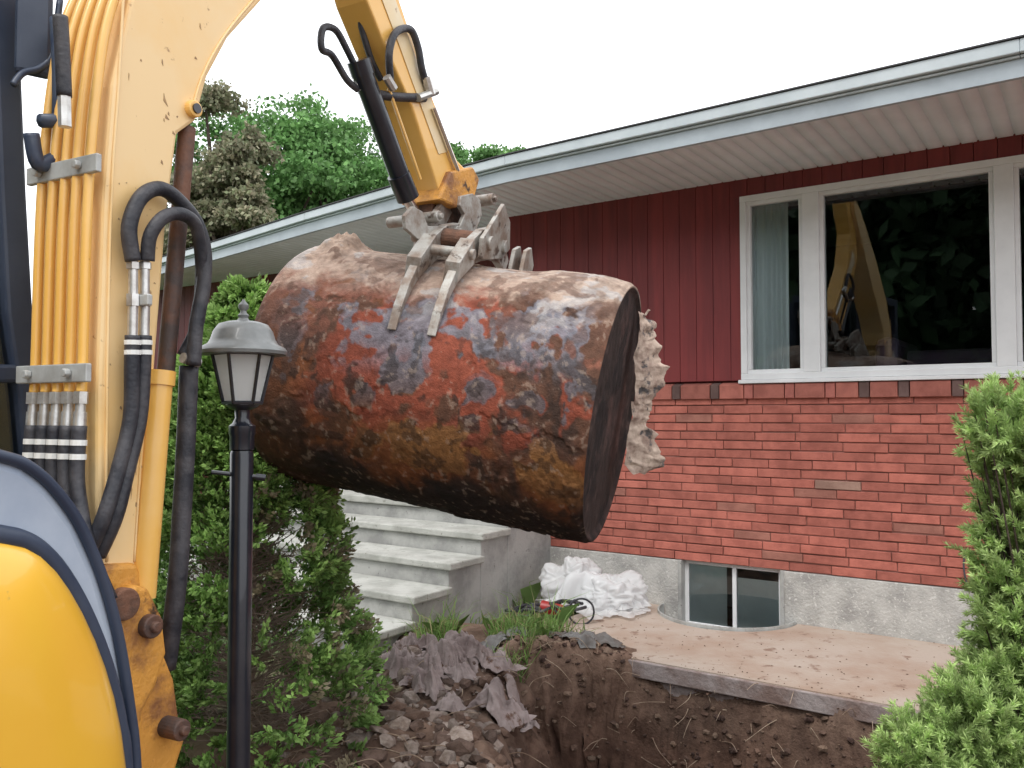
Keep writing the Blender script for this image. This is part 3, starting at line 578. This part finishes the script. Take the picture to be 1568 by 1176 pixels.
# ================================================================= FOLIAGE
def tree(name,x,y,h,rad,c1,c2,seed,n_cl=420,per=60,ls=.17,crown=.35):
    global rng; rng=np.random.default_rng(seed); random.seed(seed)
    t=empty(name); m=MB(); b=Vector((x,y,-.1))
    top=b+ZV*h*.75; m.tube([b,b+Vector((.1,0,h*.3)),top],[.25,.18,.06],10)
    lobes=[]
    for k in range(20):
        a=rng.uniform(0,6.28); q=rng.uniform(.25,.85)*rad; zz=h*rng.uniform(crown+.05,.90); q*=math.sqrt(max(.12,1-((zz/h-crown-.25)/(.58))**2))
        e=Vector((x+q*math.cos(a),y+q*math.sin(a),zz)); s0=b+ZV*(zz*.65); m.tube([s0,(s0+e)/2+ZV*.3,e],[.09,.06,.02],6)
        lobes.append((np.array(e),rad*rng.uniform(.24,.42)))
    lobes.append((np.array([x,y,h*.92]),rad*.34)); lobes.append((np.array([x,y,h*.72]),rad*.6))
    m.build('trunk',M['bark'],t)
    cc=[]
    for c_,r_ in lobes:
        k=n_cl//len(lobes); d=unit(rng.normal(size=(k,3))); d[:,2]=np.abs(d[:,2])-.25; d=unit(d); rr=r_*rng.uniform(.5,1.15,(k,1))
        cc.append(c_+d*rr*np.array([1,1,.85]))
    cc=np.concatenate(cc); K=len(cc)
    br=rng.uniform(.65,1.25,K)
    P=np.repeat(cc,per,0)+rng.normal(size=(K*per,3))*rad*.07*np.array([1.2,1.2,.6]); D=unit(rng.normal(size=P.shape)+np.array([0,0,-.2]))
    L=rng.uniform(.7,1.3,len(P))*ls; V=leaves(P,D,L,L*.75)
    tt=rng.random((len(P),1)); C=(np.array(c1)*(1-tt)+np.array(c2)*tt)*np.repeat(br,per)[:,None]*rng.uniform(.7,1.3,(len(P),1))
    polymesh('crown',V,C,M['leaf'],t)
g1,g2=(.12,.26,.08),(.19,.36,.12); p1,p2=(.20,.24,.13),(.33,.29,.20)
def place(px,py,D): q=S(px,py,D); return q.x,q.y,q.z
for i,(px,py,D,rad,col) in enumerate([(334,112,21,1.45,1),(362,205,20,1.0,1),(455,158,27,2.9,0),(555,195,29,3.0,0),(425,195,25,2.4,0),(510,200,26,2.7,0),(745,212,33,1.8,0),(692,210,31,1.6,0),(625,240,33,2.5,0),(230,150,26,2.4,0),(785,228,34,1.3,0)]):
    x,y,z_=place(px,py,D); tree('plum_tree' if col else 'deciduous_tree',x,y,z_+.15,rad,p1 if col else g1,p2 if col else g2,100+i,n_cl=560,per=46,ls=.115 if col else .15,crown=.3)
rng=np.random.default_rng(9); K=1300
a=rng.uniform(-1,1,K); ctr=np.array([-15,-13.]); tan=np.array([.75,-.66]); nrm=np.array([.66,.75])
hh=9+2.5*fbm(np.stack([a*6,a*0,a*0],-1),3,7); cc=np.zeros((K,3)); xy=ctr+a[:,None]*20*tan+rng.normal(size=(K,1))*1.2*nrm; cc[:,:2]=xy; cc[:,2]=rng.uniform(.0,1,K)**.8*hh
P=np.repeat(cc,30,0)+rng.normal(size=(K*30,3))*.6; D=unit(rng.normal(size=P.shape)); L=rng.uniform(.45,.8,len(P)); br=np.repeat(rng.uniform(.4,1.2,K),30)[:,None]
polymesh('distant_trees',leaves(P,D,L,L*.85),np.array([.05,.10,.045])*br*rng.uniform(.7,1.3,(len(P),1)),M['leaf2'])

# arborvitae beside the lamp
rng=np.random.default_rng(21); av=empty('cedar_shrub'); cx,cy=-1.25,4.0; hgt=2.06
K=3900; zf=rng.uniform(0,1,K)**1.02; zc=-.08+zf*(hgt+.08)
prof=np.interp(zf,[0,.12,.3,.5,.7,.85,.95,1],[.62,.62,.56,.45,.33,.24,.15,.04])
an=rng.uniform(0,2*np.pi,K); lumpn=1+.28*fbm(np.stack([np.cos(an)*2,np.sin(an)*2,zc*3.2],-1),3,5)
rad=prof*lumpn*rng.uniform(.68,1.0,K)**.5
cpos=np.stack([cx+.0+rad*np.cos(an),cy+rad*np.sin(an),zc],-1); outd=np.stack([np.cos(an),np.sin(an),np.full(K,.5)],-1)
hole=fbm(cpos*np.array([5,5,6]),3,8); keep=hole>-.26
right=(cpos[:,0]-cx)/.6; keep&=~((right>.15)&(hole<.08)&(zc<1.0)&(rng.random(K)<.75))
cpos,outd,right,zc,hole=cpos[keep],outd[keep],right[keep],zc[keep],hole[keep]; K=len(cpos); per=56
fd=unit(outd+rng.normal(size=(K,3))*.35); sd=unit(np.cross(fd,rng.normal(size=(K,3))))
ti=rng.uniform(0,1,(K,per)); side=rng.choice([-1,1],(K,per)); sp=rng.uniform(.1,1,(K,per)); Ls=rng.uniform(.08,.14,K)
B0=cpos-fd*Ls[:,None]*.5
P=B0[:,None]+fd[:,None]*(ti*Ls[:,None])[...,None]+sd[:,None]*(side*sp*(1-ti*.7)*Ls[:,None]*.45)[...,None]+rng.normal(size=(K,per,3))*.006
D=unit(fd[:,None]+sd[:,None]*(side*.7)[...,None]+rng.normal(size=(K,per,3))*.25); P=P.reshape(-1,3); D=D.reshape(-1,3)
L=rng.uniform(.020,.036,len(P)); V=leaves(P,D,L,L*.48)
tip=ti.reshape(-1,1); cA=np.array([.13,.25,.065]); cB=np.array([.36,.56,.17]); C=cA*(1-tip)+cB*tip  # bright green tips; darker bases put the inner occlusion into the colour
dry=np.repeat(((right>.2)&(rng.random(K)<.20)&(zc<1.2)),per)[:,None]; C=np.where(dry,np.array([.36,.31,.21]),C)*np.repeat(rng.uniform(.6,1.25,K),per)[:,None]*rng.uniform(.75,1.25,(len(P),1))
polymesh('foliage',V,C,M['leaf'],av)
m=MB(); random.seed(3); m.tube([(cx,cy,-.1),(cx+.02,cy,.8),(cx,cy,1.8)],[.05,.035,.01],8)
for k in range(620):
    z=random.uniform(.0,1.7); a=random.uniform(0,6.28); r=.52*(1-z/2.2)*random.uniform(.5,1.0); e=Vector((cx+r*math.cos(a),cy+r*math.sin(a),z+random.uniform(.0,.18)))
    m.tube([(cx,cy,z-.03),((cx+e.x)/2,(cy+e.y)/2,z+.02),e],[.006,.004,.0015],4,sm=False,caps=False)
    for j in range(3):
        q=e.lerp(Vector((cx,cy,z)),random.uniform(.1,.6)); m.tube([q,q+Vector((random.uniform(-.09,.09),random.uniform(-.09,.09),random.uniform(-.04,.09)))],[.0025,.001],3,sm=False,caps=False)
m.build('branches',M['twig'],av)

# yellow-green conifer at the right
rng=np.random.default_rng(33); jb=empty('juniper_bush'); cc=[];oo=[]
bl=[(1545,650,72,2.35),(1580,700,90,2.4),(1600,780,95,2.4),(1585,850,95,2.4),(1570,930,82,2.35),(1580,1010,95,2.35),(1540,1060,80,2.3),(1480,1110,70,2.25),(1410,1160,72,2.25),(1560,1140,115,2.3),(1470,1220,110,2.25),(1640,640,85,2.5),(1700,800,160,2.6),(1700,1000,180,2.6)]
for (px,py,r,D) in bl:
    c_=np.array(S(px,py,D)); rr=r/1300*D; k=int(190*(rr/.14)**2)+20; d=unit(rng.normal(size=(k,3))); cc.append(c_+d*rr*rng.uniform(.5,.98,(k,1))); oo.append(d)
cc=np.concatenate(cc); oo=np.concatenate(oo); K=len(cc); per=80
fd=unit(oo*.9+np.array([-.05,0,.6])+rng.normal(size=(K,3))*.35); Ls=rng.uniform(.04,.085,K)
ti=rng.uniform(0,1,(K,per)); nd=unit(rng.normal(size=(K,per,3))); D=unit(nd*.75+fd[:,None]*.9); P=(cc-fd*.03)[:,None]+fd[:,None]*(ti*Ls[:,None])[...,None]
P=P.reshape(-1,3);D=D.reshape(-1,3); L=rng.uniform(.014,.026,len(P)); V=leaves(P,D,L,np.full(len(P),.0036))
tip=ti.reshape(-1,1); C=(np.array([.27,.40,.13])*(1-tip)+np.array([.52,.68,.27])*tip)*np.repeat(rng.uniform(.65,1.2,K),per)[:,None]*rng.uniform(.8,1.2,(len(P),1))
polymesh('foliage',V,C,M['leaf'],jb)
m=MB(); r0=Vector((1.62,2.45,-.1))
for i in range(0,K,6): 
    e=Vector(cc[i]); m.tube([r0+Vector((random.uniform(-.1,.1),0,0)),r0.lerp(e,.6)+ZV*.02,e],[.010,.004,.0015],4,sm=False,caps=False)
m.build('branches',M['bark'],jb)

# weeds beside the steps
rng=np.random.default_rng(41); N_=8000
px_=rng.uniform(-3.95,-2.85,N_); pn=rng.uniform(4.1,6.05,N_); pn=np.where(rng.random(N_)<.6,4.05+1.2*rng.random(N_),pn)
B2=np.stack([SV.x*px_+NV.x*pn,SV.y*px_+NV.y*pn],-1); zz0=hz(B2[:,0],B2[:,1])[0]; dens=fbm(np.stack([B2[:,0]*4,B2[:,1]*4,B2[:,0]*0],-1),3,3)
kp=(dens>-.14)&(px_>R0+.02)&(zz0>-.25)&((pn<5.5)|(px_<-3.3)); B2=B2[kp]; zz0=zz0[kp]; N_=len(B2); h_=rng.uniform(.06,.22,N_)*np.where(rng.random(N_)<.07,2.1,1)
P=np.concatenate([B2,(zz0-.01)[:,None]],1); ln=rng.normal(size=(N_,3))*.40; ln[:,2]=1; d1=unit(ln); ln2=ln+rng.normal(size=(N_,3))*.6; ln2[:,2]=.4; d2=unit(ln2)
r=unit(np.cross(d1,rng.normal(size=(N_,3))))*rng.uniform(.002,.0045,(N_,1)); mid=P+d1*h_[:,None]*.6; tp=mid+d2*h_[:,None]*.5
V=np.stack([P-r,P+r,mid+r*.8,tp,mid-r*.8],1); C=np.where(rng.random((N_,1))<.15,np.array([.40,.36,.18]),np.array([.22,.36,.10]))*rng.uniform(.6,1.35,(N_,1))
polymesh('weeds',V,C,M['grass'])

# ================================================================= DEBRIS
def cloth(name,c,w,l,amp,rot,seed,mat,parent,res=60,fq=4.,absz=None,smooth=True,drop=.05):
    a=np.linspace(-.5,.5,res); A,B_=np.meshgrid(a,a,indexing='ij'); X_=A*w;Y_=B_*l
    p=np.stack([X_*fq,Y_*fq,X_*0+seed],-1); ed=1+.45*fbm(np.stack([np.arctan2(B_,A)*2,A*0+seed,A*0],-1),3,seed)
    X_=X_*ed;Y_=Y_*ed; X_=X_+.25*w*fbm(p*1.2,3,seed+3);Y_=Y_+.25*l*fbm(p*1.2,3,seed+5)
    pw=p+.35*np.stack([fbm(p*1.5,2,seed+8),fbm(p*1.5,2,seed+9),p[...,0]*0],-1)
    hgt_=amp*np.clip(1-np.abs(fbm(pw,2,seed))*4,-.6,1)+amp*.6*(1-np.abs(fbm(pw*2.3,2,seed+1))*4)+amp*.25*fbm(pw*6,2,seed+2)
    cr,sr=math.cos(rot),math.sin(rot); gx=c[0]+X_*cr-Y_*sr; gy=c[1]+X_*sr+Y_*cr
    gz=hz(gx,gy)[0] if absz is None else np.full(gx.shape,absz); fall=ss(.0,.5,.62-np.maximum(np.abs(A),np.abs(B_)))
    zc_=hz(np.array([c[0]]),np.array([c[1]]))[0][0] if absz is None else absz; gz=np.maximum(gz,zc_-drop)
    gridmesh(name,np.stack([gx,gy,gz+.02+hgt_*fall+c[3]*fall],-1),mat,parent,smooth=smooth)
rg=empty('discarded_rags'); random.seed(31)
for i in range(26):
    x=random.gauss(-.38,.24); y=random.gauss(4.74,.17); cloth('rag_%d'%i,(x,y,0,random.uniform(.0,.10)),random.uniform(.12,.28),random.uniform(.09,.20),random.uniform(.025,.05),random.uniform(0,6),i*7+1,M['rag'],rg,res=46,fq=9)
fb=empty('landscape_fabric')
fm=mk('fabric',(.21,.205,.20),.95,var=(.12,.10,.09),ns=7)
for i,(x,y,w,l,ro) in enumerate([(.12,5.42,.50,.12,.1),(.40,5.26,.22,.10,-.25),(-.15,5.25,.26,.12,.4),(.55,5.32,.28,.09,.1)]):
    cloth('fabric_%d'%i,(x,y,0,.03),w,l,.018,ro,i*5+50,fm,fb,fq=8)
def lump(mb_name,c,r,amp,seed,mat,parent,fq=1.6):
    a=np.linspace(0.02,np.pi,70); b=np.linspace(0,2*np.pi,110); A,B_=np.meshgrid(a,b,indexing='ij'); d=np.stack([np.sin(A)*np.cos(B_),np.sin(A)*np.sin(B_),np.cos(A)],-1)
    dw=d+.25*np.stack([fbm(d*2+seed,2,1),fbm(d*2+seed,2,2),fbm(d*2+seed,2,3)],-1)
    k=1+amp*fbm(d*fq+seed,2,seed)*1.5+amp*.20*(1-np.abs(fbm(dw*fq*1.8+seed,1,seed+2))*4)+amp*.10*(1-np.abs(fbm(dw*fq*4+seed,1,seed+4))*4)
    P=np.array(c)+d*k[...,None]*np.array(r); P[...,2]=np.maximum(P[...,2],.006+.004*d[...,2]); gridmesh(mb_name,P,mat,parent,smooth=True)
bg=empty('plastic_bag'); random.seed(5)
p=H(-3.38,5.72,0); lump('bag_main',(p.x,p.y,.15),(.23,.18,.19),.30,3,M['plastic'],bg); p=H(-3.05,5.70,0); lump('bag_side',(p.x,p.y,.10),(.25,.17,.18),.34,8,M['plastic'],bg)
for i,(s,n,w,l,am,h0) in enumerate([(-3.42,5.55,.36,.3,.030,.04),(-3.10,5.5,.42,.3,.026,.03),(-2.92,5.68,.30,.28,.025,.03),(-3.25,5.68,.4,.3,.035,.24),(-3.0,5.75,.3,.25,.03,.17)]):
    p=H(s,n,0); cloth('bag_fold_%d'%i,(p.x,p.y,0,h0),w,l,am,random.uniform(0,3),i*11+5,M['plastic'],bg,res=44,fq=4,absz=.0)
tl=empty('garden_hose_pile'); m=MB(); random.seed(8)
for j in range(6):
    c0=H(-3.46+j*.07,5.16+random.uniform(-.05,.1),.04); m.tube([c0+Vector((random.uniform(.06,.15)*math.cos(a),random.uniform(.06,.14)*math.sin(a),.014*j+random.uniform(0,.04))) for a in np.linspace(0,5.6,9)],.011,8)
m.build('hose_coil',M['black'],tl,smooth=True)
m=MB(); c0=H(-3.02,5.22,.085); m.tube([c0+Vector((.09*math.cos(a),.02,.09*math.sin(a))) for a in np.linspace(0,6.28,14)],.007,8); m.build('hoop_handle',M['black'],tl,smooth=True)
m=MB(); m.tube([H(-3.30,5.14,.10),H(-3.14,5.18,.09)],[.05,.035],12,sm=False); m.build('red_nozzle',M['redc'],tl,auto=True)
m=MB(); m.tube([H(-.72,WN-.02,.62),H(-.73,WN-.04,.5),H(-.70,WN-.05,.38),H(-.62,WN-.05,.33),H(-.55,WN-.04,.36)],.006,6); m.build('wall_cable',M['black'],house)
def rocks(name,N_,region,sr,cols_,seed,parent=None):
    random.seed(seed); m=MB(); bmx=bmesh.new(); bmesh.ops.create_icosphere(bmx,subdivisions=1,radius=1); tv=[v.co.copy() for v in bmx.verts]; tf=[tuple(v.index for v in f.verts) for f in bmx.faces]; bmx.free()
    PP=[region() for _ in range(N_)]; ZZ=hz(np.array([p[0] for p in PP]),np.array([p[1] for p in PP]))[0]
    for (x,y),z in zip(PP,ZZ):
        r=sr[0]+(sr[1]-sr[0])*random.random()**3
        sx,sy,sz=random.uniform(.7,1.4),random.uniform(.6,1.2),random.uniform(.4,.8); Rm=Matrix.Rotation(random.uniform(0,6),3,'Z')@Matrix.Rotation(random.uniform(-.6,.6),3,'X')
        k=random.choice(cols_); q=random.uniform(.7,1.2)
        m.add([Vector((x,y,z+r*.15))+Rm@Vector((v.x*sx*random.uniform(.75,1.2),v.y*sy*random.uniform(.75,1.2),v.z*sz*random.uniform(.75,1.2)))*r for v in tv],tf,tuple(t*q for t in k))
    m.build(name,M['rock'],parent)
def reg1(): return random.gauss(-.40,.40),random.uniform(3.1,5.0)
rocks('rubble',1300,reg1,(.006,.065),[(.30,.24,.21),(.19,.12,.09),(.40,.33,.29),(.15,.10,.08)],5)
def reg2():
    s=random.uniform(-3.0,-.9); n=random.uniform(4.3,4.76) if random.random()<.7 else random.uniform(3.8,4.7); q=H(s,n,0); return q.x,q.y
rocks('soil_clods',2200,reg2,(.005,.032),[(.18,.11,.08),(.11,.065,.048),(.22,.15,.11),(.08,.045,.035)],6)
m=MB(); random.seed(77)
for i in range(420):
    s=random.uniform(-2.9,.9); n=4.70+1.4*random.random()**2.2
    if a0-.02<s<b0+.02 and n>5.6: continue
    q=H(s,n,.002); r=random.uniform(.002,.008); a=random.uniform(0,6); ux=Vector((math.cos(a),math.sin(a),0))*r*random.uniform(.8,1.6); uy=Vector((-math.sin(a),math.cos(a),0))*r*random.uniform(.6,1)
    m.add([q-ux,q-uy,q+ux,q+uy,q+ZV*r*.6],[(0,1,4),(1,2,4),(2,3,4),(3,0,4)],random.choice([(.24,.16,.12),(.3,.22,.17),(.18,.11,.08)]))
m.build('slab_grit',M['rock'],pt)
m=MB(); random.seed(12)
for i in range(330):
    if i<230: s=random.uniform(-3.1,-.6); n=random.uniform(4.25,4.8); q=H(s,n,0)
    else: q=Vector((random.uniform(-1.0,.3),random.uniform(3.2,4.9),0))
    z=float(hz(np.array([q.x]),np.array([q.y]))[0][0]); q.z=z+.02; L=random.uniform(.05,.26); a=random.uniform(3.4,6.0) if i<230 else random.uniform(0,6.28)
    p2=q+Vector((math.cos(a),math.sin(a)*.6,random.uniform(-.7,.2)))*L; md=(q+p2)/2+Vector((random.uniform(-.03,.03),0,random.uniform(.0,.05))); m.tube([q,md,p2],[.003,.002,.001],4,caps=False)
m.build('roots_and_twigs',mk('root',(.44,.34,.25),.9,var=(.2,.13,.09),ns=10))

# ================================================================= WORLD, SUN, CAMERA
w=bpy.data.worlds.new('World'); sc.world=w; w.use_nodes=True; N=w.node_tree.nodes; L=w.node_tree.links
sky=N.new('ShaderNodeTexSky'); sky.sky_type='NISHITA'; sky.sun_disc=False; EL,AZ=math.radians(58),math.radians(205)
sky.sun_elevation=EL; sky.sun_rotation=AZ; sky.dust_density=3
hs=N.new('ShaderNodeHueSaturation'); hs.inputs['Saturation'].default_value=.12; L.new(sky.outputs[0],hs.inputs['Color'])
mx=N.new('ShaderNodeMix'); mx.data_type='RGBA'; mx.inputs[0].default_value=.85; L.new(hs.outputs[0],mx.inputs[6]); mx.inputs[7].default_value=(13.4,13.7,14.2,1)   # overcast cloud layer
L.new(mx.outputs[2],N['Background'].inputs[0]); N['Background'].inputs[1].default_value=.15
sd=bpy.data.lights.new('sun','SUN'); sd.energy=1.4; sd.angle=math.radians(20); sd.color=(1,.96,.9); so_=bpy.data.objects.new('sun',sd); sc.collection.objects.link(so_)
dv=Vector((math.sin(AZ)*math.cos(EL),math.cos(AZ)*math.cos(EL),math.sin(EL))); so_.rotation_euler=dv.to_track_quat('Z','Y').to_euler()
cd=bpy.data.cameras.new('camera'); cd.lens=36*F/1568; cd.sensor_width=36; cd.clip_end=2000; cd.clip_start=.05
co=bpy.data.objects.new('camera',cd); sc.collection.objects.link(co); co.location=(0,0,CAMH); co.rotation_euler=(math.pi/2+PITCH,0,0); sc.camera=co
sc.view_settings.view_transform='Standard'; sc.view_settings.look='None'; sc.view_settings.exposure=0
